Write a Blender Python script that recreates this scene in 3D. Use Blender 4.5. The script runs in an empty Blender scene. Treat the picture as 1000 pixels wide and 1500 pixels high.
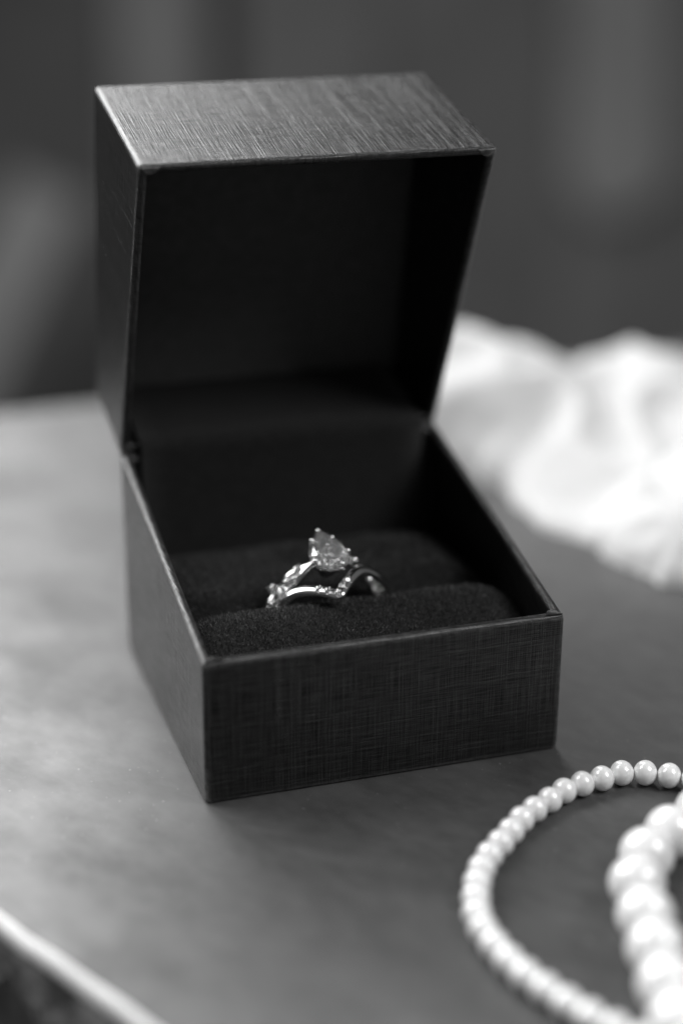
import bpy, bmesh, math, random
import numpy as np
from mathutils import Vector, Matrix, noise

random.seed(7); rng = np.random.default_rng(11)
scene = bpy.context.scene
COL = scene.collection
MM = 0.001
PI = math.pi

# ------------------------------------------------------------------ camera
cam_d = bpy.data.cameras.new('camera')
cam = bpy.data.objects.new('camera', cam_d); COL.objects.link(cam)
c_o = Vector((-0.0506861, -0.2164226, 0.13408893))
c_d = Vector((0.2888179, 0.88236153, -0.3715136)).normalized()
c_r = Vector((0.95111007, -0.30879381, 0.00600202)).normalized()
c_u = c_r.cross(c_d)
m = Matrix((c_r, c_u, -c_d)).transposed().to_4x4(); m.translation = c_o
cam.matrix_world = m
cam_d.sensor_fit = 'VERTICAL'; cam_d.sensor_height = 36.0; cam_d.sensor_width = 24.0
cam_d.lens = 2606.7 / 1500 * 36.0
cam_d.clip_start = 0.005; cam_d.clip_end = 30
cam_d.dof.use_dof = True
cam_d.dof.focus_distance = 0.2625
cam_d.dof.aperture_fstop = cam_d.lens / 13.2
cam_d.dof.aperture_blades = 0
scene.camera = cam

# ------------------------------------------------------------------ world, lamps, exposure
w = bpy.data.worlds.new('World'); scene.world = w; w.use_nodes = True
w.node_tree.nodes['Background'].inputs['Color'].default_value = (1, 1, 1, 1)
w.node_tree.nodes['Background'].inputs['Strength'].default_value = 0.09

def area(name, direction, dist, size, size_y, power, target=(0.03, 0.03, 0.02)):
    l = bpy.data.lights.new(name, 'AREA'); l.shape = 'RECTANGLE'; l.size = size; l.size_y = size_y; l.energy = power
    o = bpy.data.objects.new(name, l); COL.objects.link(o)
    t = Vector(target); dv = Vector(direction).normalized(); o.location = t + dv * dist
    o.rotation_euler = (-dv).to_track_quat('-Z', 'Y').to_euler()
    return o
# window behind and to the left; a smaller opening high on the right, on the photographer's side
area('window_light', (-0.36, 0.66, 0.65), 1.1, 1.35, 0.90, 33.0)
area('room_light', (0.46, -0.46, 0.74), 1.3, 0.62, 0.62, 10.5)

scene.view_settings.view_transform = 'Standard'
scene.view_settings.look = 'None'
scene.view_settings.exposure = 0.0
scene.view_settings.gamma = 1.0
scene.view_settings.use_curve_mapping = False
scene.render.engine = 'CYCLES'
scene.cycles.use_denoising = True
scene.cycles.max_bounces = 14
scene.cycles.transmission_bounces = 12
scene.cycles.glossy_bounces = 8
scene.cycles.sample_clamp_indirect = 6.0
scene.cycles.caustics_refractive = True
scene.cycles.caustics_reflective = True

# ------------------------------------------------------------------ helpers
def g(v): return (v, v, v, 1)

class Mat:
    def __init__(self, name):
        self.m = bpy.data.materials.new(name); self.m.use_nodes = True
        self.nt = self.m.node_tree; self.b = self.nt.nodes['Principled BSDF']
    def n(self, t, **kw):
        nd = self.nt.nodes.new(t)
        for k, v in kw.items():
            if k in nd.inputs: nd.inputs[k].default_value = v
            else: setattr(nd, k, v)
        return nd
    def l(self, a, b): self.nt.links.new(a, b)
    def set(self, **kw):
        for k, v in kw.items(): self.b.inputs[k.replace('_', ' ')].default_value = v
        return self
    def math(self, op, a, b=None, clamp=False):
        nd = self.n('ShaderNodeMath', operation=op, use_clamp=clamp)
        for i, x in enumerate((a, b)):
            if x is None: continue
            if isinstance(x, (int, float)): nd.inputs[i].default_value = x
            else: self.l(x, nd.inputs[i])
        return nd.outputs[0]
    def noise(self, vec, scale, sxyz=(1, 1, 1), detail=2.0, rough=0.5, loc=(0, 0, 0)):
        mp = self.n('ShaderNodeMapping'); mp.inputs['Scale'].default_value = sxyz; mp.inputs['Location'].default_value = loc
        self.l(vec, mp.inputs['Vector'])
        t = self.n('ShaderNodeTexNoise'); t.inputs['Scale'].default_value = scale
        t.inputs['Detail'].default_value = detail; t.inputs['Roughness'].default_value = rough
        self.l(mp.outputs[0], t.inputs['Vector'])
        return t.outputs['Fac']
    def ramp(self, fac, stops):
        r = self.n('ShaderNodeValToRGB')
        els = r.color_ramp.elements
        while len(els) < len(stops): els.new(0.5)
        for e, (p, v) in zip(els, stops): e.position = p; e.color = g(v)
        self.l(fac, r.inputs['Fac']); return r.outputs['Color']

def mesh_obj(name, verts, faces, mat, parent=None, smooth=False, uvs=None, edges=()):
    me = bpy.data.meshes.new(name)
    me.from_pydata([tuple(v) for v in verts], list(edges), [tuple(f) for f in faces])
    if uvs is not None:
        ul = me.uv_layers.new(name='UVMap')
        li = np.empty(len(me.loops), dtype=np.int32); me.loops.foreach_get('vertex_index', li)
        ul.data.foreach_set('uv', np.asarray(uvs, dtype=np.float32)[li].ravel())
    if smooth: me.polygons.foreach_set('use_smooth', [True] * len(me.polygons))
    me.materials.append(mat.m if isinstance(mat, Mat) else mat)
    me.update()
    o = bpy.data.objects.new(name, me); COL.objects.link(o)
    if parent: o.parent = parent
    return o

def empty(name, loc=(0, 0, 0)):
    o = bpy.data.objects.new(name, None); COL.objects.link(o); o.location = loc; o.empty_display_size = 0.01
    return o

def tag(o, label=None, cat=None, group=None, kind=None):
    if label: o['label'] = label
    if cat: o['category'] = cat
    if group: o['group'] = group
    if kind: o['kind'] = kind
    return o

def smoothstep(a, b, x):
    t = np.clip((np.asarray(x, float) - a) / (b - a), 0, 1); return t * t * (3 - 2 * t)

# ------------------------------------------------------------------ materials
def mat_wood(name, lo, hi, rough_lo, rough_hi, ang):
    M = Mat(name); tc = M.n('ShaderNodeTexCoord')
    rt = M.n('ShaderNodeMapping'); rt.inputs['Rotation'].default_value = (0, 0, ang)
    M.l(tc.outputs['Object'], rt.inputs['Vector']); v = rt.outputs[0]
    a = M.noise(v, 80, (1, .62, 1), 6, .62)
    b = M.noise(v, 420, (1, .5, 1), 4, .6)
    c = M.noise(v, 30, (1, .75, 1), 5, .6, (3, 1, 0))
    s = M.math('ADD', M.math('MULTIPLY', a, .45), M.math('ADD', M.math('MULTIPLY', b, .2), M.math('MULTIPLY', c, .35)))
    dn = M.noise(tc.outputs['Object'], 1500, (1, 1, 1), 1, .5); dust = M.ramp(dn, [(.75, 0), (.775, .7)])
    dm = M.n('ShaderNodeMixRGB'); dm.inputs['Color2'].default_value = g(.30)
    M.l(dust, dm.inputs['Fac']); M.l(M.ramp(s, [(.38, lo), (.62, hi)]), dm.inputs['Color1']); M.l(dm.outputs[0], M.b.inputs['Base Color'])
    rr = M.n('ShaderNodeMapRange'); rr.inputs['From Min'].default_value = .36; rr.inputs['From Max'].default_value = .64
    rr.inputs['To Min'].default_value = rough_hi; rr.inputs['To Max'].default_value = rough_lo
    M.l(M.math('ADD', M.math('MULTIPLY', c, .6), M.math('MULTIPLY', a, .4)), rr.inputs['Value']); M.l(rr.outputs[0], M.b.inputs['Roughness'])
    bp = M.n('ShaderNodeBump'); bp.inputs['Strength'].default_value = .35; bp.inputs['Distance'].default_value = .0003
    M.l(s, bp.inputs['Height']); M.l(bp.outputs[0], M.b.inputs['Normal'])
    return M
M_TABLE = mat_wood('table_wood', .034, .088, .32, .57, math.radians(-28))
M_TABLE.set(Specular_IOR_Level=.6)
M_EDGE = mat_wood('pale_edge_wood', .40, .62, .4, .5, math.radians(-28))  # paler wood tone for the rounded edge band
def mat_rough(name, lo, hi, scale, rough=.85, bump=.002):
    M = Mat(name); tc = M.n('ShaderNodeTexCoord')
    a = M.noise(tc.outputs['Object'], scale, (1, 1, 1), 5, .65)
    M.l(M.ramp(a, [(.32, lo), (.68, hi)]), M.b.inputs['Base Color']); M.set(Roughness=rough)
    bp = M.n('ShaderNodeBump'); bp.inputs['Strength'].default_value = .5; bp.inputs['Distance'].default_value = bump
    M.l(a, bp.inputs['Height']); M.l(bp.outputs[0], M.b.inputs['Normal'])
    return M
M_BARK = mat_rough('dark_bark', .015, .32, 160)

def mat_linen():
    M = Mat('black_linen_paper'); uv = M.n('ShaderNodeUVMap', uv_map='UVMap').outputs[0]   # uv in millimetres
    # threads along v (vary fast with u) and along u
    tv = M.noise(uv, 1.0, (5.2, .16, 1), 1, .5)
    tu = M.noise(uv, 1.0, (.22, 4.2, 1), 1, .5, (7, 3, 0))
    sv = M.noise(uv, 1.0, (4.2, .030, 1), 0, .5, (2, 9, 0))
    su = M.noise(uv, 1.0, (.036, 3.4, 1), 0, .5, (5, 1, 0))
    sep = M.n('ShaderNodeSeparateXYZ'); M.l(uv, sep.inputs[0])
    def wave(axis, pitch, wob):
        return M.math('MULTIPLY', M.math('ADD', M.math('SINE', M.math('ADD', M.math('MULTIPLY', sep.outputs[axis], 2 * PI / pitch), M.math('MULTIPLY', wob, 9.0))), 1.0), .5)
    wob = M.noise(uv, 1.0, (.5, .5, 1), 2, .5, (1, 4, 0))
    wv = wave(0, .31, wob); wu = wave(1, .34, wob)
    tv = M.math('ADD', tv, M.math('MULTIPLY', wv, .08)); tu = M.math('ADD', tu, M.math('MULTIPLY', wu, .08))
    fine = M.noise(uv, 1.0, (9, 9, 1), 2, .6)
    sv_ = M.math('POWER', M.math('MULTIPLY', M.math('SUBTRACT', sv, .60, True), 8.0, True), 1.4)
    su_ = M.math('POWER', M.math('MULTIPLY', M.math('SUBTRACT', su, .60, True), 7.0, True), 1.4)
    base = M.math('ADD', M.math('MULTIPLY', tv, .85), M.math('MULTIPLY', tu, .95))
    h = M.math('ADD', M.math('ADD', base, M.math('MULTIPLY', fine, .25)), M.math('ADD', M.math('MULTIPLY', sv_, .26), M.math('MULTIPLY', su_, .20)))
    colr = M.ramp(M.math('MULTIPLY', h, .5), [(.40, .005), (.52, .0065), (.85, .014)])
    geo = M.n('ShaderNodeNewGeometry'); pn = M.n('ShaderNodeMapRange'); pn.inputs['From Min'].default_value = .505; pn.inputs['From Max'].default_value = .58
    M.l(geo.outputs['Pointiness'], pn.inputs['Value'])
    wn = M.noise(uv, 1.0, (.9, .9, 1), 4, .65, (3, 3, 0))
    wear_glint = M.math('MULTIPLY', pn.outputs[0], M.ramp(wn, [(.35, .1), (.65, .8)]))  # rubbed edges, lightened further to paint in the rim highlights
    mx = M.n('ShaderNodeMixRGB'); mx.inputs['Color2'].default_value = g(.26)
    M.l(wear_glint, mx.inputs['Fac']); M.l(colr, mx.inputs['Color1']); M.l(mx.outputs[0], M.b.inputs['Base Color'])
    rr = M.n('ShaderNodeMapRange'); rr.inputs['From Min'].default_value = .6; rr.inputs['From Max'].default_value = 1.6
    rr.inputs['To Min'].default_value = .40; rr.inputs['To Max'].default_value = .27
    M.l(h, rr.inputs['Value']); M.l(rr.outputs[0], M.b.inputs['Roughness'])
    sp = M.n('ShaderNodeMapRange'); sp.inputs['From Min'].default_value = .80; sp.inputs['From Max'].default_value = 1.45
    sp.inputs['To Min'].default_value = .20; sp.inputs['To Max'].default_value = .74
    M.l(h, sp.inputs['Value']); M.l(sp.outputs[0], M.b.inputs['Specular IOR Level'])
    bp = M.n('ShaderNodeBump'); bp.inputs['Strength'].default_value = 1.0; bp.inputs['Distance'].default_value = .00007
    M.l(h, bp.inputs['Height']); M.l(bp.outputs[0], M.b.inputs['Normal'])
    return M
M_LINEN = mat_linen()

M_VELVET = Mat('black_velvet').set(Roughness=.95, Specular_IOR_Level=.1, Sheen_Weight=.25, Sheen_Roughness=.4)
_tc = M_VELVET.n('ShaderNodeTexCoord'); _a = M_VELVET.noise(_tc.outputs['Object'], 2600, (1, 1, 1), 3, .6)
M_VELVET.l(M_VELVET.ramp(_a, [(.3, .008), (.7, .026)]), M_VELVET.b.inputs['Base Color'])
M_FIBRE = Mat('black_velvet_pile').set(Roughness=.6, Specular_IOR_Level=.4, Sheen_Weight=.3)
_at = M_FIBRE.n('ShaderNodeAttribute', attribute_name='shade')
M_FIBRE.l(M_FIBRE.ramp(_at.outputs['Fac'], [(0, .004), (.7, .02), (1, .22)]), M_FIBRE.b.inputs['Base Color'])
M_LINER = mat_rough('black_liner_cloth', .010, .018, 900, .95, .0001); M_LINER.set(Specular_IOR_Level=.12, Sheen_Weight=.15)

M_LIDLINER = mat_rough('charcoal_lid_lining', .08, .11, 700, .9, .0001); M_LIDLINER.set(Specular_IOR_Level=.2)
M_METAL = Mat('white_gold').set(Base_Color=g(.88), Metallic=1.0, Roughness=.16)
_tc = M_METAL.n('ShaderNodeTexCoord'); _a = M_METAL.noise(_tc.outputs['Object'], 1500, (1, 1, 1), 3, .6)
_r = M_METAL.n('ShaderNodeMapRange'); _r.inputs['To Min'].default_value = .10; _r.inputs['To Max'].default_value = .26
M_METAL.l(_a, _r.inputs['Value']); M_METAL.l(_r.outputs[0], M_METAL.b.inputs['Roughness'])
M_STONE = Mat('clear_cut_stone').set(Base_Color=g(.97), Roughness=.0, IOR=2.35, Transmission_Weight=.90, Specular_IOR_Level=.7)

M_PEARL = Mat('pearl').set(Roughness=.30, Coat_Weight=1.0, Coat_Roughness=.12, Coat_IOR=1.65, Specular_IOR_Level=.9)
_tc = M_PEARL.n('ShaderNodeTexCoord'); _oi = M_PEARL.n('ShaderNodeObjectInfo')
_a = M_PEARL.noise(_tc.outputs['Object'], 700, (1, 1, 1), 3, .5)
_s = M_PEARL.math('ADD', M_PEARL.math('MULTIPLY', _a, .5), M_PEARL.math('MULTIPLY', _oi.outputs['Random'], .5))
M_PEARL.l(M_PEARL.ramp(_s, [(.15, .88), (.85, .95)]), M_PEARL.b.inputs['Base Color'])
M_PEARL.b.inputs['Subsurface Weight'].default_value = .25; M_PEARL.b.inputs['Subsurface Radius'].default_value = (1, 1, 1); M_PEARL.b.inputs['Subsurface Scale'].default_value = .0008
M_THREAD = Mat('white_thread').set(Base_Color=g(.6), Roughness=.8)
M_CLOTH = mat_rough('white_cloth', .72, .78, 260, .9, .0004); M_CLOTH.set(Sheen_Weight=.2)
_tr = M_CLOTH.n('ShaderNodeBsdfTranslucent'); _tr.inputs['Color'].default_value = g(.92)
_mx = M_CLOTH.n('ShaderNodeMixShader'); _mx.inputs['Fac'].default_value = .36
_out = M_CLOTH.nt.nodes['Material Output']
M_CLOTH.l(M_CLOTH.b.outputs[0], _mx.inputs[1]); M_CLOTH.l(_tr.outputs[0], _mx.inputs[2]); M_CLOTH.l(_mx.outputs[0], _out.inputs['Surface'])

# ------------------------------------------------------------------ setting: floor, wall behind, table
def box_mesh(x0, x1, y0, y1, z0, z1):
    v = [(x, y, z) for z in (z0, z1) for x, y in ((x0, y0), (x1, y0), (x1, y1), (x0, y1))]
    f = [(3, 2, 1, 0), (4, 5, 6, 7), (0, 1, 5, 4), (1, 2, 6, 5), (2, 3, 7, 6), (3, 0, 4, 7)]
    return v, f
M_FLOOR = mat_rough('dark_floor', .03, .06, 6, .7)
tag(mesh_obj('floor', *box_mesh(-4, 5, -2.0, 4, -.80, -.75), M_FLOOR), kind='structure')
WALLY = 1.75
def wall_mat(v): return mat_rough('wall_tone_%02d' % round(v * 100), v * .85, v * 1.15, 9, .85)
wall = tag(mesh_obj('wall', *box_mesh(-4, 5, WALLY + .02, WALLY + .06, -.75, 1.6), wall_mat(.14)), kind='structure')
# made-up wall boards, toned to give the blurred light and dark columns: (left edge, right edge in metres, tone)
def at_wall(px, py, Y=WALLY):
    q = c_d * 2606.7 + c_r * (px - 500) - c_u * (py - 750)
    t = (Y - c_o.y) / q.y; return c_o + q * t
TONE_BOARDS = [(-1.2, at_wall(-90, 60).x, .13), (at_wall(-90, 60).x, at_wall(165, 60).x, .10), (at_wall(165, 60).x, at_wall(300, 60).x, .24),
          (at_wall(300, 60).x, at_wall(345, 60).x, .05), (at_wall(345, 60).x, at_wall(560, 60).x, .16), (at_wall(560, 60).x, at_wall(815, 60).x, .145),
          (at_wall(815, 60).x, at_wall(975, 60).x, .17), (at_wall(975, 60).x, at_wall(1200, 60).x, .17), (at_wall(1200, 60).x, 2.2, .15)]
for i, (a, b, v) in enumerate(TONE_BOARDS):
    o = mesh_obj('tone_board', *box_mesh(a + .002, b - .002, WALLY - .004 * (i % 3), WALLY + .018, -.745, 1.55), wall_mat(v * 1.12), wall)

def slab(name, pts, y0, y1, mat):
    n = len(pts); v = [(x, y0, z) for x, z in pts] + [(x, y1, z) for x, z in pts]
    f = [tuple(range(n)), tuple(range(n, 2 * n))[::-1]] + [(i, i + n, (i + 1) % n + n, (i + 1) % n) for i in range(n)]
    return mesh_obj(name, v, f, mat)
def wp(px, py, Y): p = at_wall(px, py, Y); return (p.x, p.z)
YH = WALLY - .0285
pts = [wp(838, 285, YH), wp(870, 320, YH), wp(930, 310, YH), wp(985, 265, YH), wp(978, -260, YH), wp(835, -260, YH)]
tag(slab('standin_cloth', pts, YH, YH + .02, wall_mat(.31)), 'made-up cloth standing in for a pale blurred patch at upper right', 'cloth')  # slab added to give the soft pale patch on the wall
YP = 1.6
a_, b_ = Vector(wp(60, 300, YP)), Vector(wp(-60, 560, YP)); dr = (a_ - b_).normalized(); nr = Vector((-dr.y, dr.x)) * .036
a_ = a_ + dr * .02; b_ = b_ - dr * max(0.0, (b_.y + .735) / dr.y)   # its foot stands on the floor
tag(slab('standin_plank', [tuple(b_ - nr), tuple(b_ + nr), tuple(a_ + nr), tuple(a_ - nr)][::-1], YP, YP + .02, wall_mat(.28)), 'made-up plank standing in for a pale slanting blurred patch at far left', 'plank')  # slab added to give the slanting pale patch beyond the table

# live-edge wooden table top
def table_outline():
    near = []
    A, B = np.array([-137.0, 186.0]), np.array([34.0, -149.0])
    for i in range(60):
        t = i / 59; p = A + (B - A) * t
        n_ = np.array([-.891, -.455]); wob = .10 * math.sin(i * 1.7 + 1) + .12 * math.sin(i * 3.1)
        near.append(p + n_ * (wob + 1.2))
    pts = near + [np.array([120., -170.]), np.array([330., -150.]), np.array([420., 10.])]
    far = [np.array([380 - (380 + 120) * k / 30, 187 + .6 * math.sin(k * 1.3)]) for k in range(31)]
    return [Vector((p[0] * MM, p[1] * MM, 0)) for p in pts + far]
OUT = table_outline()
def inset(poly, dist):
    n = len(poly); res = []
    for i in range(n):
        a, b, c = poly[i - 1], poly[i], poly[(i + 1) % n]
        e1 = (b - a).normalized(); e2 = (c - b).normalized()
        nn = (Vector((-e1.y, e1.x, 0)) + Vector((-e2.y, e2.x, 0)))
        nn = nn.normalized() if nn.length > 1e-6 else Vector((0, 0, 0))
        res.append(b + nn * dist)
    return res
table = tag(empty('wooden_table', (0, 0, 0)), 'smooth wooden table top with pale edge under the ring box', 'table')
def strip(loops, cap_top=False, cap_bot=False):
    n = len(loops[0]); v = [p for lp in loops for p in lp]; f = []
    for k in range(len(loops) - 1):
        for i in range(n):
            j = (i + 1) % n
            f.append((k * n + i, k * n + j, (k + 1) * n + j, (k + 1) * n + i))
    if cap_bot: f.append(tuple(range(n))[::-1])
    if cap_top: f.append(tuple(range((len(loops) - 1) * n, len(loops) * n)))
    return v, f
def lift(poly, z, jit=0):
    return [Vector((p.x + random.uniform(-jit, jit), p.y + random.uniform(-jit, jit), z)) for p in poly]
E_IN = 2.2 * MM
v_, f_ = strip([lift(inset(OUT, E_IN), -.020), lift(inset(OUT, E_IN), 0)], True, True)
mesh_obj('table_top', v_, f_, M_TABLE, table)
# rounded pale edge band
lp = []
R_ = 1.7 * MM
for k in range(9):
    a = PI / 2 * k / 8
    lp.append(lift(inset(OUT, E_IN - R_ * math.sin(a)), -R_ * (1 - math.cos(a)) + (.00002 if k else 0)))
lp = lp[::-1]
v_, f_ = strip(lp); mesh_obj('edge_band', v_, f_, M_EDGE, table, True)
lp = [lift(inset(OUT, 9 * MM), -.034, .001), lift(inset(OUT, 4 * MM), -.022, .001), lift(inset(OUT, 1.5 * MM), -.012, .0012), lift(inset(OUT, .8 * MM), -.005, .0008), lift(inset(OUT, 1.2 * MM), -R_ * .92)]
v_, f_ = strip(lp, True, True); mesh_obj('bark_edge', v_, f_, M_BARK, table, True)

# ------------------------------------------------------------------ ring box
W, D, H, HF, HB = 55.0, 54.94, 55.02, 22.42, 34.58
TH = 1.364          # lid opened by 78 degrees
T = 1.5             # wall thickness, mm
box = tag(empty('ring_box', (.0275, .0275, 0)), 'open black linen-paper ring box with two rings in its cushion', 'ring box')
OFF = Vector((.0275, .0275, 0))

def rrect(ins, r, seg=5, sub=14):
    """rounded rectangle, inset by ins, corner radius r; returns points (mm) and arc lengths"""
    x0, x1, y0, y1 = ins, W - ins, ins, D - ins
    r = max(r, .02); P = []
    cs = [((x0 + r, y0 + r), PI), ((x1 - r, y0 + r), 1.5 * PI), ((x1 - r, y1 - r), 0), ((x0 + r, y1 - r), .5 * PI)]
    for ci, ((cx, cy), a0) in enumerate(cs):
        for k in range(seg + 1):
            a = a0 + PI / 2 * k / seg
            P.append((cx + r * math.cos(a), cy + r * math.sin(a)))
        nx = cs[(ci + 1) % 4]; a1 = nx[1]
        e = (nx[0][0] + r * math.cos(a1), nx[0][1] + r * math.sin(a1)); s = P[-1]
        for t in [.006] + [k / sub for k in range(1, sub)] + [.994]:
            P.append((s[0] + (e[0] - s[0]) * t, s[1] + (e[1] - s[1]) * t))
    return P
def cut(y): return HF + (HB - HF) * y / D

def shell(lid):
    RC = .7
    loops = []; vs = []
    def add(ins, r, zf, vv): loops.append([(x, y, zf(x, y)) for x, y in rrect(ins, r)]); vs.append(vv)
    sgn = -1 if lid else 1
    far = H if lid else 0.0
    b = .68
    add(2.0, RC, lambda x, y: far, -2); add(b + .15, RC, lambda x, y: far, -1)
    for k in range(5):
        a = PI / 2 * k / 4
        add(b * (1 - math.sin(a)), RC + .1, lambda x, y, a=a: far + sgn * b * (1 - math.cos(a)), k * .15)
    for t in (.012, .25, .5, .75, .988):
        add(0, RC, lambda x, y, t=t: (far + sgn * b) * (1 - t) + (cut(y) - sgn * b) * t, None)
    for k in range(5):
        a = PI / 2 * k / 4
        add(b * (1 - math.cos(a)), RC, lambda x, y, a=a: cut(y) - sgn * b * (1 - math.sin(a)), None)
    for k in range(5):
        a = PI / 2 * k / 4
        add(T - b * (1 - math.sin(a)), RC * .5, lambda x, y, a=a: cut(y) - sgn * b * (1 - math.cos(a)), None)
    flr = far + sgn * T
    for t in (.02, .5, .98, 1.0):
        add(T, RC * .5, lambda x, y, t=t: (cut(y) - sgn * b) * (1 - t) + flr * t, None)
    n = len(loops[0])
    arc = [0]
    base = rrect(0, RC)
    for i in range(1, n): arc.append(arc[-1] + math.dist(base[i], base[i - 1]))
    verts = [p for l_ in loops for p in l_]; faces = []
    cum = np.zeros(n)
    vcoord = [np.zeros(n)]
    for k in range(1, len(loops)):
        A = np.array(loops[k]); B = np.array(loops[k - 1]); cum = cum + np.linalg.norm(A - B, axis=1); vcoord.append(cum.copy())
    loopuv = []
    for k in range(len(loops) - 1):
        for i in range(n):
            j = (i + 1) % n
            q = [(k, i), (k, j), (k + 1, j), (k + 1, i)]
            if lid: q = q[::-1]
            faces.append([kk * n + ii for kk, ii in q])
            for kk, ii in q:
                u = arc[ii] if not (ii == 0 and i == n - 1) else arc[-1] + .5
                loopuv.append((u, verts[kk * n + ii][2] if kk < 14 else vcoord[kk][ii]))
    bot = list(range(n)); top = list(range((len(loops) - 1) * n, len(loops) * n))
    if not lid: bot = bot[::-1]
    else: top = top[::-1]
    for fc in (bot, top):
        faces.append(fc)
        for vi in fc: loopuv.append((verts[vi][0], verts[vi][1]))
    return verts, faces, loopuv

def lid_rot(p):
    a = -TH; dy, dz = p[1] - D, p[2] - HB; c, s = math.cos(a), math.sin(a)
    return (p[0], D + c * dy - s * dz, HB + s * dy + c * dz)
def to_box(p): return Vector(p) * MM - OFF

for lid in (False, True):
    v_, f_, luv = shell(lid)
    if lid: v_ = [lid_rot(p) for p in v_]
    o = mesh_obj('lid' if lid else 'base', [to_box(p) for p in v_], f_, M_LINEN, box, True)
    ul = o.data.uv_layers.new(name='UVMap'); ul.data.foreach_set('uv', np.asarray(luv, dtype=np.float32).ravel())
    if lid: lid_o = o
    else: base_o = o

# dark liner boards inside the lid and base, and the hinge strip that bridges them
def panel(name, quad, th, mat, parent, n=1):
    a, b, c, d = [Vector(q) for q in quad]
    nn = (b - a).cross(d - a).normalized() * th
    v = [a, b, c, d, a + nn, b + nn, c + nn, d + nn]
    f = [(3, 2, 1, 0), (4, 5, 6, 7), (0, 1, 5, 4), (1, 2, 6, 5), (2, 3, 7, 6), (3, 0, 4, 7)]
    return mesh_obj(name, [to_box(p) for p in v], f, mat, parent)
e = T + .05
L = lambda x, y, z: lid_rot((x, y, z))
panel('lid_liner', (L(e, e, H - T - .05), L(e, D - e, H - T - .05), L(W - e, D - e, H - T - .05), L(W - e, e, H - T - .05)), .5, M_LIDLINER, lid_o)
# hinge strip: runs from the cushion up the back wall, over the hinge and on along the lid's inner end wall
prof = []
for t in np.linspace(0, 1, 10): prof.append((D - T - .35 - .9 * (1 - t) ** 2, 9 + (HB - 1.5 - 9) * t))
lp_ = [L(0, D - T - .35, HB + zz)[1:] for zz in np.linspace(1.6, H - HB - T - .6, 8)]
p0, p3 = np.array(prof[-1]), np.array(lp_[0])
prof += [(D - 2.0, HB - .5), (D - 2.05, HB + .4), (D - 1.8, HB + 1.2), (D - 1.2, HB + 1.9)]
prof += [tuple(p) for p in lp_]
xs = np.linspace(3.2, W - 3.2, 12)
v_ = []; f_ = []
for s_, dd in ((0, 0.0), (1, -.3)):
    for (y, z) in prof:
        for x in xs: v_.append((x, y + dd, z + (.05 if s_ else 0) + .12 * math.sin(x * .8 + z)))
npf, nx = len(prof), len(xs)
for s_ in (0, 1):
    o_ = s_ * npf * nx
    for i in range(npf - 1):
        for j in range(nx - 1):
            q = (o_ + i * nx + j, o_ + i * nx + j + 1, o_ + (i + 1) * nx + j + 1, o_ + (i + 1) * nx + j)
            f_.append(q if s_ else q[::-1])
for i in range(npf - 1):
    for j in (0, nx - 1):
        a_ = i * nx + j; b_ = (i + 1) * nx + j; f_.append((a_, b_, b_ + npf * nx, a_ + npf * nx))
mesh_obj('hinge_strip', [to_box(p) for p in v_], f_, M_LINER, box, True)
# paper strip glued over the hinge at the back
hp = [(D + .02, HB - 6), (D + .02, HB - .8), (D + .12, HB + .05)] + [L(0, D + .02, HB + zz)[1:] for zz in (.8, 6.0)]
v_ = []; f_ = []
for k, (y, z) in enumerate(hp):
    oy, oz = (.35, -.0) if k < 2 else ((.3, -.3) if k == 2 else (.07, -.34))
    for x in (.15, W - .15): v_ += [(x, y, z), (x, y + oy, z + oz)]
for k in range(len(hp) - 1):
    a_, b_ = k * 4, k * 4 + 4
    f_ += [(a_, a_ + 2, b_ + 2, b_), (a_ + 1, b_ + 1, b_ + 3, a_ + 3), (a_, b_, b_ + 1, a_ + 1), (a_ + 2, a_ + 3, b_ + 3, b_ + 2)]
f_ += [(0, 1, 3, 2), (len(v_) - 4, len(v_) - 2, len(v_) - 1, len(v_) - 3)]
mesh_obj('hinge_cover', [to_box(p) for p in v_], f_, M_LINEN, box, False, [(p[0], p[2]) for p in v_])
# folded paper corners on the rims
def fold(parent, cx, sx, islid):
    # a thin mitred flap of paper where the front wrap overlaps the side wrap
    zt = lambda y: cut(y) + (-.03 if islid else .03)
    th = -.16 if islid else .16
    P = [(cx - sx * .25, .25), (cx - sx * 3.2, .35), (cx - sx * 2.3, T - .1), (cx - sx * (T - .05), T + .0)]
    if sx * (1) < 0: P = P[::-1]
    lo = [(x, y, zt(y) - th * .6) for x, y in P]; hi = [(x, y, zt(y) + th) for x, y in P]
    v = lo + hi
    if islid: v = [lid_rot(p) for p in v]
    f = [(3, 2, 1, 0), (4, 5, 6, 7), (0, 1, 5, 4), (1, 2, 6, 5), (2, 3, 7, 6), (3, 0, 4, 7)]
    o = mesh_obj('corner_fold', [to_box(p) for p in v], f, M_LINEN, parent, False, [(p[0], p[1]) for p in v])
    bv = o.modifiers.new('bevel', 'BEVEL'); bv.width = .0001; bv.segments = 2
for par, isl in ((base_o, False), (lid_o, True)):
    fold(par, W, 1, isl); fold(par, 0, -1, isl)

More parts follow.
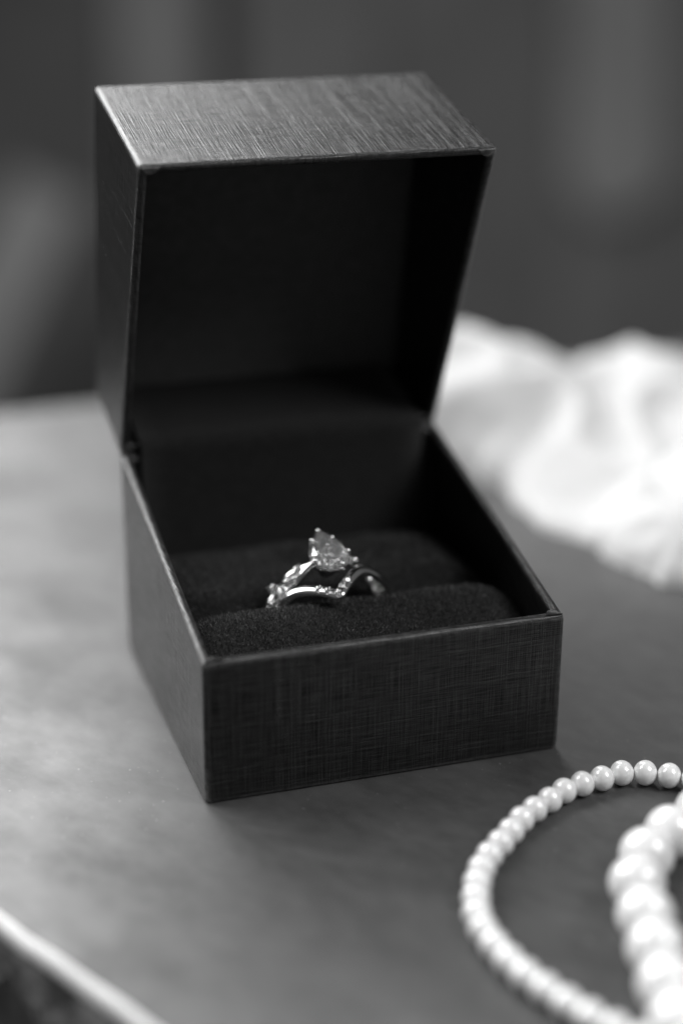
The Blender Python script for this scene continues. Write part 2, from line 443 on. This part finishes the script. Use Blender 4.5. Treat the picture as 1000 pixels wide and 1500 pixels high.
# cushion: two velvet rolls with a slot between them
SLOT = 23.6
def pad_z(x, y):
    x = np.asarray(x, float); y = np.asarray(y, float)
    fr = 13.0 + 8.1 * np.sin(np.clip((y - T) / (17.2 - T), 0, 1) * PI / 2) ** .8
    drop = np.clip((y - 16.0) / (SLOT - 16.0), 0, 1)
    fr = fr - 10.5 * drop ** 2.6
    bk = 19.6 - 10 * np.clip((SLOT + 7.0 - y) / 7.0, 0, 1) ** 2.6 - 5.5 * np.clip((y - 38) / (D - 38), 0, 1) ** 2
    z = np.where(y < SLOT, fr, bk)
    edge = 3.6 * np.clip(1 - (W - T - x) / 7.5, 0, 1) ** 2 + 2.2 * np.clip(1 - (x - T) / 4.0, 0, 1) ** 2
    z = z - edge * smoothstep(2, 12, y)
    return z + .25 * np.sin(x * .31 + y * .2) * np.sin(x * .13 + 1)
NX, NY = 120, 150
gx = np.linspace(T + .1, W - T - .1, NX)
gy = np.sort(np.concatenate([np.linspace(T + .1, D - T - 1.0, NY - 40), SLOT + np.linspace(-3, 3, 40)]))
GX, GY = np.meshgrid(gx, gy)
GZ = pad_z(GX, GY)
nz = np.array([noise.noise((a * .9, b * .9, 3)) * .10 + noise.noise((a * 3, b * 3, 9)) * .05 for a, b in zip(GX.ravel(), GY.ravel())]).reshape(GX.shape)
GZ = GZ + nz
v_ = [to_box(p) for p in zip(GX.ravel(), GY.ravel(), GZ.ravel())]
f_ = [(j * NX + i, j * NX + i + 1, (j + 1) * NX + i + 1, (j + 1) * NX + i) for j in range(NY - 1) for i in range(NX - 1)]
# close it downwards
nb = len(v_)
ring_i = [i for i in range(NX)] + [j * NX + NX - 1 for j in range(1, NY)] + [(NY - 1) * NX + i for i in range(NX - 2, -1, -1)] + [j * NX for j in range(NY - 2, 0, -1)]
v_ += [Vector((v_[k].x, v_[k].y, (T + .3) * MM)) for k in ring_i]
m_ = len(ring_i)
f_ += [(ring_i[i], nb + i, nb + (i + 1) % m_, ring_i[(i + 1) % m_]) for i in range(m_)] + [tuple(nb + i for i in range(m_))[::-1]]
cushion = mesh_obj('cushion', v_, f_, M_VELVET, box, True)
NF = 90000
fx = rng.uniform(T + .3, W - T - .3, NF); fy = rng.uniform(T + .3, D - T - 2, NF)
fz = pad_z(fx, fy)
e_ = .2
gxn = -(pad_z(fx + e_, fy) - fz) / e_; gyn = -(pad_z(fx, fy + e_) - fz) / e_
N_ = np.stack([gxn, gyn, np.ones(NF)], 1); N_ /= np.linalg.norm(N_, axis=1)[:, None]
hh = rng.uniform(.2, .6, NF); ang = rng.uniform(0, 2 * PI, NF); wd = rng.uniform(.04, .09, NF)
P0 = np.stack([fx, fy, fz - .05], 1)
tdir = np.stack([np.cos(ang), np.sin(ang), np.zeros(NF)], 1)
lean = rng.normal(0, .35, (NF, 3)); tip = P0 + (N_ + lean) * hh[:, None]
A_ = (P0 + tdir * wd[:, None]) * MM - np.array(OFF); B_ = (P0 - tdir * wd[:, None]) * MM - np.array(OFF); C_ = tip * MM - np.array(OFF)
vv = np.stack([A_, B_, C_], 1).reshape(-1, 3)
me = bpy.data.meshes.new('pile'); me.from_pydata(vv.tolist(), [], np.arange(NF * 3).reshape(-1, 3).tolist())
at = me.attributes.new('shade', 'FLOAT', 'FACE'); at.data.foreach_set('value', (rng.random(NF) ** 1.6).astype(np.float32))
me.materials.append(M_FIBRE.m)
pile = bpy.data.objects.new('pile', me); COL.objects.link(pile); pile.parent = cushion; pile['kind'] = 'stuff'

# ------------------------------------------------------------------ rings
def sweep(pts, radial, axial, rt, rw, seg=12, closed=False):
    """elliptical tube: rt half thickness along radial, rw half width along axial (per point)"""
    v, f = [], []
    n = len(pts)
    for i in range(n):
        for k in range(seg):
            a = 2 * PI * k / seg
            v.append(pts[i] + radial[i] * (rt[i] * math.cos(a)) + axial[i] * (rw[i] * math.sin(a)))
    for i in range(n if closed else n - 1):
        j = (i + 1) % n
        for k in range(seg):
            l_ = (k + 1) % seg
            f.append((i * seg + k, i * seg + l_, j * seg + l_, j * seg + k))
    if not closed:
        f.append(tuple(range(seg))[::-1]); f.append(tuple((n - 1) * seg + k for k in range(seg)))
    return v, f

class RingFrame:
    def __init__(s, centre, tilt, yaw=0.0):
        s.c = Vector(centre); cy, sy = math.cos(yaw), math.sin(yaw)
        s.x = Vector((cy, sy, 0)); back = Vector((-sy, cy, 0))
        s.up = Vector((0, 0, 1)) * math.cos(tilt) - back * math.sin(tilt)
        s.n = back * math.cos(tilt) + Vector((0, 0, 1)) * math.sin(tilt)
    def rad(s, a): return s.x * math.sin(a) + s.up * math.cos(a)
    def p(s, a, rho, ax=0.0): return s.c + s.rad(a) * rho + s.n * ax

def ring_obj(name, v, f, mat, parent, origin, smooth=True):
    return mesh_obj(name, [(p - origin) * MM for p in v], f, mat, parent, smooth)

def hull(name, pts, mat, parent, origin):
    bm = bmesh.new()
    for p in pts: bm.verts.new((p - origin) * MM)
    r = bmesh.ops.convex_hull(bm, input=bm.verts)
    bmesh.ops.delete(bm, geom=[x for x in set(r['geom_interior'] + r['geom_unused']) if isinstance(x, bmesh.types.BMVert)], context='VERTS')
    bmesh.ops.dissolve_limit(bm, angle_limit=.01, verts=bm.verts, edges=bm.edges)
    bmesh.ops.recalc_face_normals(bm, faces=bm.faces)
    me = bpy.data.meshes.new(name); bm.to_mesh(me); bm.free(); me.materials.append(mat.m)
    o = bpy.data.objects.new(name, me); COL.objects.link(o); o.parent = parent
    return o
def pear(t, wd, ln):
    """t=0 at the tip (+y), returns x,y"""
    x = wd / 2 / .77 * math.sin(t) * abs(math.sin(t / 2)); y = ln / 2 * math.cos(t)
    return x, y
def cut_stone(outline, crown, pav, table=.56, nf=8):
    """points of a brilliant cut (local x,y,z)"""
    P = []; m = nf
    for k in range(m):
        x, y = outline(2 * PI * k / m); P.append((x * table, y * table, crown))
    for k in range(m):
        x, y = outline(2 * PI * (k + .5) / m); P.append((x * .79, y * .79, crown * .64))
    for k in range(m):
        x, y = outline(2 * PI * k / m); P.append((x * .93, y * .93, crown * .27))
    for k in range(2 * m):
        x, y = outline(2 * PI * k / (2 * m)); P.append((x, y, .07)); P.append((x, y, -.07))
    for k in range(m):
        x, y = outline(2 * PI * (k + .5) / m); P.append((x * .74, y * .74, -pav * .40))
    for k in range(m):
        x, y = outline(2 * PI * k / m); P.append((x * .40, y * .40, -pav * .74))
    P.append((0, 0, -pav))
    return P
def ball(c, r, seg=8, rings=6, axis=None, stretch=1.0):
    v = []; f = []
    ax = axis.normalized() if axis else Vector((0, 0, 1))
    t1 = ax.orthogonal().normalized(); t2 = ax.cross(t1)
    for i in range(rings + 1):
        th = PI * i / rings
        for k in range(seg):
            a = 2 * PI * k / seg
            v.append(c + ax * (r * stretch * math.cos(th)) + (t1 * math.cos(a) + t2 * math.sin(a)) * (r * max(math.sin(th), .001)))
    for i in range(rings):
        for k in range(seg):
            l_ = (k + 1) % seg; f.append((i * seg + k, (i + 1) * seg + k, (i + 1) * seg + l_, i * seg + l_))
    return v, f
def rod(pts, r, seg=8):
    """round tube through points, radius list"""
    n = len(pts); rad = []; ax = []
    for i in range(n):
        tg = (pts[min(i + 1, n - 1)] - pts[max(i - 1, 0)]).normalized()
        a = tg.orthogonal().normalized() if i == 0 else (rad[-1] - tg * rad[-1].dot(tg)).normalized()
        rad.append(a); ax.append(tg.cross(a))
    return sweep(pts, rad, ax, r, r, seg)
def join(*vf):
    v, f = [], []
    for a, b in vf:
        o = len(v); v += a; f += [tuple(i + o for i in q) for q in b]
    return v, f

def side_stone(frame, a, rho, ax, rad, parent, origin, out=None, prongs=4):
    """small round stone in a little claw collet, facing radially outwards (or along out)"""
    zc = (out or frame.rad(a)).normalized(); xc = zc.cross(frame.n).normalized() if abs(zc.dot(frame.n)) < .95 else zc.orthogonal().normalized()
    yc = zc.cross(xc); c = frame.p(a, rho, ax)
    loc = lambda x, y, z: c + xc * x + yc * y + zc * z
    st = hull('side_stone', [loc(*q) for q in cut_stone(lambda t: (rad * math.sin(t), rad * math.cos(t)), rad * .38, rad * .8)], M_STONE, parent, origin)
    # collet: a ring under the girdle and claws over it
    nseg = 16; pts = [loc(rad * .93 * math.cos(2 * PI * k / nseg), rad * .93 * math.sin(2 * PI * k / nseg), -rad * .32) for k in range(nseg)]
    radl = [(p - loc(0, 0, -rad * .32)).normalized() for p in pts]
    parts = [sweep(pts, radl, [zc] * nseg, [rad * .16] * nseg, [rad * .22] * nseg, 8, True)]
    for k in range(prongs):
        q = 2 * PI * (k + .5) / prongs; cx, sx = math.cos(q), math.sin(q)
        parts.append(rod([loc(rad * .8 * cx, rad * .8 * sx, -rad * .9), loc(rad * 1.04 * cx, rad * 1.04 * sx, 0), loc(rad * .92 * cx, rad * .92 * sx, rad * .25)], [rad * .16, rad * .15, rad * .12], 6))
        parts.append(ball(loc(rad * .94 * cx, rad * .94 * sx, rad * .22), rad * .19, 8, 5))
    v, f = join(*parts); ring_obj('collet', v, f, M_METAL, parent, origin)

# --- engagement ring: twig-like shank with small stones, pear-cut centre stone
TILT = math.radians(17)
er = RingFrame((25.2, 26.2, 14.9), math.radians(18), math.radians(3))
eo = Vector((25.2, 26.2, 5.3))
ering = tag(empty('engagement_ring', eo * MM), 'pear-cut solitaire ring with side stones on its twig-like band, standing in the cushion slot', 'ring')
def band(frame, a0, a1, n, rho, ax, rt, rw, parent, origin, name, closed=False, seg=14):
    pts, rad, axs, t_, w_ = [], [], [], [], []
    for i in range(n):
        a = a0 + (a1 - a0) * i / (n if closed else n - 1)
        pts.append(frame.p(a, rho(a), ax(a))); rad.append(frame.rad(a)); axs.append(frame.n); t_.append(rt(a)); w_.append(rw(a))
    # axial direction made perpendicular to the path, so that a bent band keeps its width
    for i in range(n):
        if closed: tg = pts[(i + 1) % n] - pts[i - 1]
        else: tg = pts[min(i + 1, n - 1)] - pts[max(i - 1, 0)]
        axs[i] = tg.normalized().cross(rad[i]).normalized()
    v, f = sweep(pts, rad, axs, t_, w_, seg, closed)
    return ring_obj(name, v, f, M_METAL, parent, origin)
dg = math.radians
band(er, dg(62), dg(298), 90, lambda a: 9.35, lambda a: 0, lambda a: .62, lambda a: .95, ering, eo, 'shank')
for sgn in (-1, 1):
    # two twigs part at the shoulder and rejoin under the head
    band(er, sgn * dg(66), sgn * dg(9), 40, lambda a: 9.4 + .25 * math.sin(abs(a) * 9) + 2.0 * smoothstep(dg(46), dg(10), abs(a)), lambda a: -.85 * math.sin((dg(66) - abs(a)) / dg(57) * PI) - .1, lambda a: .58 - .08 * math.cos(a * 3), lambda a: .66, ering, eo, 'twig')
    band(er, sgn * dg(66), sgn * dg(9), 40, lambda a: 9.35 + .25 * math.sin(abs(a) * 11 + 1) + 1.8 * smoothstep(dg(46), dg(10), abs(a)), lambda a: .8 * math.sin((dg(66) - abs(a)) / dg(57) * PI) + .1, lambda a: .54, lambda a: .64, ering, eo, 'twig')
    for a, ax, r, rho in ((61, -1.55, 1.0, 9.9), (47, -1.2, .9, 10.2), (36, -.9, .85, 10.7), (52, .6, .8, 10.3)):
        side_stone(er, sgn * dg(a), rho, ax, r, ering, eo, er.rad(sgn * dg(a)) - er.n * .55)
    # leaf-shaped buds
    for a, ax, tw in ((28, -.9, .5), (24, .9, -.4)):
        c = er.p(sgn * dg(a), 11.1, ax); dirn = (er.x * math.cos(a) * sgn + er.n * tw).normalized()
        v, f = ball(c, .42, 10, 8, dirn, 2.4); ring_obj('leaf_bud', v, f, M_METAL, ering, eo)
# head
PW, PL = 6.3, 8.8
hc = er.p(0, 13.5, -.1) + er.x * -.45
hx, hy, hz = er.x, er.n, er.up
HL = lambda x, y, z: hc + hx * x + hy * y + hz * z
out_ = lambda t: pear(t, PW, PL)
hull('centre_stone', [HL(*q) for q in cut_stone(out_, 1.75, 2.9, .42, 10)], M_STONE, ering, eo)
rails = []
for sc, z in ((.86, -.75), (.55, -1.9)):
    n = 40; pts = [HL(*(c * sc for c in out_(2 * PI * k / n)), z) for k in range(n)]
    rad = [(p - HL(0, 0, z)).normalized() for p in pts]
    v, f = sweep(pts, rad, [hz] * n, [.20] * n, [.26] * n, 8, True); ring_obj('gallery_rail', v, f, M_METAL, ering, eo)
for t in (0.0, dg(58), dg(108), dg(163), dg(232), dg(300)):
    x, y = out_(t); k = 1.03
    pts = [er.p(0, 9.6, 0) + hx * x * .25 + hy * y * .25, HL(x * .62, y * .62, -1.9), HL(x * .93, y * .93, -.7), HL(x * k, y * k, .15), HL(x * .93, y * .93, .55)]
    v, f = join(rod(pts, [.34, .36, .36, .34, .28], 10), ball(HL(x * .95, y * .95, .5), .40, 12, 8))
    ring_obj('prong', v, f, M_METAL, ering, eo)
v, f = ball(er.p(0, 9.7, 0), 1.5, 16, 8, er.n, .9); ring_obj('head_base', v, f, M_METAL, ering, eo)

# --- wedding band with a chevron dip, five small stones set in the dip
cr = RingFrame((26.2, 22.7, 16.2), TILT, math.radians(4))
co = Vector((26.2, 22.7, 6.4))
cring = tag(empty('wedding_band', co * MM), 'plain chevron band with small stones in its dip, in front of the pear-cut ring', 'ring')
def dip(a):
    a = (a + dg(13) + PI) % (2 * PI) - PI
    t = min(abs(a) / dg(52), 1.0)
    v = (1 - t) ** 2.0
    hump = .35 * math.exp(-((abs(a) - dg(38)) / dg(16)) ** 2)
    return -5.4 * v + hump - .3
band(cr, -PI, PI, 180, lambda a: 9.5, dip, lambda a: .62, lambda a: .92, cring, co, 'hoop', True, 16)
for a in (-26.5, -20.0, -13.2, -6.6, -.2):
    side_stone(cr, dg(a), 10.0, dip(dg(a)) - .05, .60, cring, co, cr.rad(dg(a)) - cr.n * .6)

# ------------------------------------------------------------------ pearls
def sphere_mesh(name, r, seg=32, rings=20):
    v, f = ball(Vector((0, 0, 0)), r * MM, seg, rings)
    me = bpy.data.meshes.new(name); me.from_pydata([tuple(p) for p in v], [], f)
    me.polygons.foreach_set('use_smooth', [True] * len(f)); me.materials.append(M_PEARL.m); me.update(); return me
def resample(pts, step):
    P = np.array(pts, float); out = []
    # Catmull-Rom dense curve, then equal steps
    dense = []
    Q = np.vstack([2 * P[0] - P[1], P, 2 * P[-1] - P[-2]])
    for i in range(1, len(Q) - 2):
        for t in np.linspace(0, 1, 40, endpoint=False):
            p0, p1, p2, p3 = Q[i - 1:i + 3]
            dense.append(.5 * (2 * p1 + (p2 - p0) * t + (2 * p0 - 5 * p1 + 4 * p2 - p3) * t * t + (3 * p1 - p0 - 3 * p2 + p3) * t ** 3))
    dense = np.array(dense); s = np.concatenate([[0], np.cumsum(np.linalg.norm(np.diff(dense, axis=0), axis=1))])
    k = np.arange(0, s[-1], step)
    return np.stack([np.interp(k, s, dense[:, 0]), np.interp(k, s, dense[:, 1])], 1)
def strand(name, pts, dia, squash, label):
    r = dia / 2; C = resample(pts, dia * squash)
    me = sphere_mesh('pearl', r)
    o0 = Vector((C[0][0] * MM, C[0][1] * MM, 0)); root = tag(empty(name, o0), label, 'necklace')
    th = []
    for i, (x, y) in enumerate(C):
        o = bpy.data.objects.new('pearl', me); COL.objects.link(o); o.parent = root
        s = random.uniform(.985, 1.0)
        o.location = Vector((x * MM, y * MM, r * s * MM)) - o0; o.scale = (s * squash * 1.01, s, s)
        tg = C[min(i + 1, len(C) - 1)] - C[max(i - 1, 0)]
        o.rotation_euler = (random.uniform(0, 6), 0, math.atan2(tg[1], tg[0]))
        th.append(o.location.copy())
    v, f = rod(th, [.00018 * dia / 3.8] * len(th), 6); mesh_obj('thread', v, f, M_THREAD, root, True)
small = [(84, -40), (80, -31), (75, -23.5), (70.5, -18.8), (65.9, -15.3), (63.3, -13.7), (60.1, -12.5), (56.8, -12.9), (53.4, -13.4), (50.1, -14.2), (47.3, -15.7), (44.4, -17.3), (41.7, -18.8), (39.0, -21.1), (36.5, -23.5), (34.0, -25.7), (31.6, -28.1), (29.7, -30.8), (28.2, -33.4), (26.9, -36.4), (25.8, -39.8), (25.4, -43.6), (25.7, -47.5), (26.3, -51.2), (27.3, -54.5), (28.6, -57.6), (29.9, -60.8), (31.8, -64.2), (34.5, -68.5), (38, -73), (43, -78)]
strand('small_pearl_necklace', small, 3.8, .915, 'strand of small white pearls looping in front of the ring box')
big = [(84, -23.5), (75, -24.8), (66.5, -27.3), (58.8, -30.9), (52.3, -35.1), (47.6, -40.8), (45.2, -47.6), (43.2, -54.4), (41.2, -61.2), (39.3, -67.8), (37.4, -75), (35.5, -84)]
strand('large_pearl_necklace', big, 7.6, .93, 'strand of large white pearls lying inside the loop of the small pearls')

# ------------------------------------------------------------------ white cloth heaped behind the box
def cloth_fan(boundary, centre, hfun, seed, NS=260, NT=70, roll=2.5):
    B = np.array(boundary, float); Bc = np.vstack([B, B[:1]])
    s = np.concatenate([[0], np.cumsum(np.linalg.norm(np.diff(Bc, axis=0), axis=1))]); k = np.linspace(0, s[-1], NS, endpoint=False)
    bx, by = np.interp(k, s, Bc[:, 0]), np.interp(k, s, Bc[:, 1])
    for _ in range(5):
        bx = (np.roll(bx, 1) + 2 * bx + np.roll(bx, -1)) / 4; by = (np.roll(by, 1) + 2 * by + np.roll(by, -1)) / 4
    rip = np.array([noise.noise((q * .11, seed, 0)) * 2.2 + noise.noise((q * .34, seed, 4)) * 1.7 for q in k])
    cx, cy = centre
    dirx, diry = cx - bx, cy - by; ln = np.hypot(dirx, diry)
    v, f = [], []
    for j in range(NT):
        t = (j / (NT - 1)) ** 1.5
        for i in range(NS):
            dist = t * ln[i]
            x, y = bx[i] + dirx[i] * t, by[i] + diry[i] * t
            rr = rip[i] * math.exp(-dist / 14)
            # bulge outwards just above the hem
            out = -roll * math.exp(-((dist - 2.5) / 2.5) ** 2) * (.6 + .4 * math.sin(k[i] * .23 + seed))
            x += dirx[i] / ln[i] * (rr + out) ; y += diry[i] / ln[i] * (rr + out)
            wz = noise.noise((x * .020, y * .020, seed)); wz2 = noise.noise((x * .02 + 5, y * .02, seed + 3))
            fold_ = 1 - abs(noise.noise((x * .046 + wz * 1.4, y * .034 + wz2 * 1.4, seed + 7))) * 2.6
            fold2 = 1 - abs(noise.noise((x * .13 + wz * 2, y * .11, seed + 11))) * 2.2
            up = 1 - math.exp(-dist / 6.0)
            z = .4 + hfun(x, y) * up + (3.6 * fold_ + .35 * fold2) * min(1, dist / 9) * .85
            v.append((x * MM, y * MM, max(z, .35 + .0 * j) * MM))
    for j in range(NT - 1):
        for i in range(NS):
            l_ = (i + 1) % NS; f.append((j * NS + i, j * NS + l_, (j + 1) * NS + l_, (j + 1) * NS + i))
    f.append(tuple((NT - 1) * NS + i for i in range(NS)))
    return v, f
def gb(x, y, cx, cy, s): return math.exp(-((x - cx) ** 2 + (y - cy) ** 2) / (2 * s * s))
def h_main(x, y):
    ridge = float(np.interp(x, [55, 85, 98, 112, 126, 134, 143, 156, 180, 230], [12, 22, 20, 16.5, 8, 11.5, 13, 9.5, 8, 5]))
    t = min(max((y - 82) / 60.0, 0), 1)
    return max(.5, 5 + (ridge - 5) * (.35 * t + .65 * t * t * (3 - 2 * t)) - .5 * max(0, y - 148))
b_main = [(101, 70), (94, 68), (90.5, 75), (88.5, 84), (88, 92), (89.5, 102), (89, 110), (82, 116), (70, 122), (62, 132), (62, 150), (75, 168), (110, 176), (160, 176), (210, 170), (235, 140), (230, 90), (190, 66), (150, 60), (120, 62)]
def h_front(x, y): return 6.5 + .16 * max(0, y - 60) + 2.0 * gb(x, y, 108, 62, 10)
b_front = [(97.5, 51), (96.2, 54), (95, 60), (94.5, 67), (97, 76), (104, 86), (120, 96), (150, 100), (190, 90), (200, 66), (180, 48), (150, 40), (128, 41), (114, 45), (107, 47.5), (101, 47.5)]
vf = join(cloth_fan(b_main, (135, 125), h_main, 2.3), cloth_fan(b_front, (135, 72), h_front, 5.1, 220, 60, 1.8))
o = mesh_obj('white_cloth', *vf, M_CLOTH, None, True)
tag(o, 'crumpled soft white cloth heaped on the table behind the ring box', 'cloth')
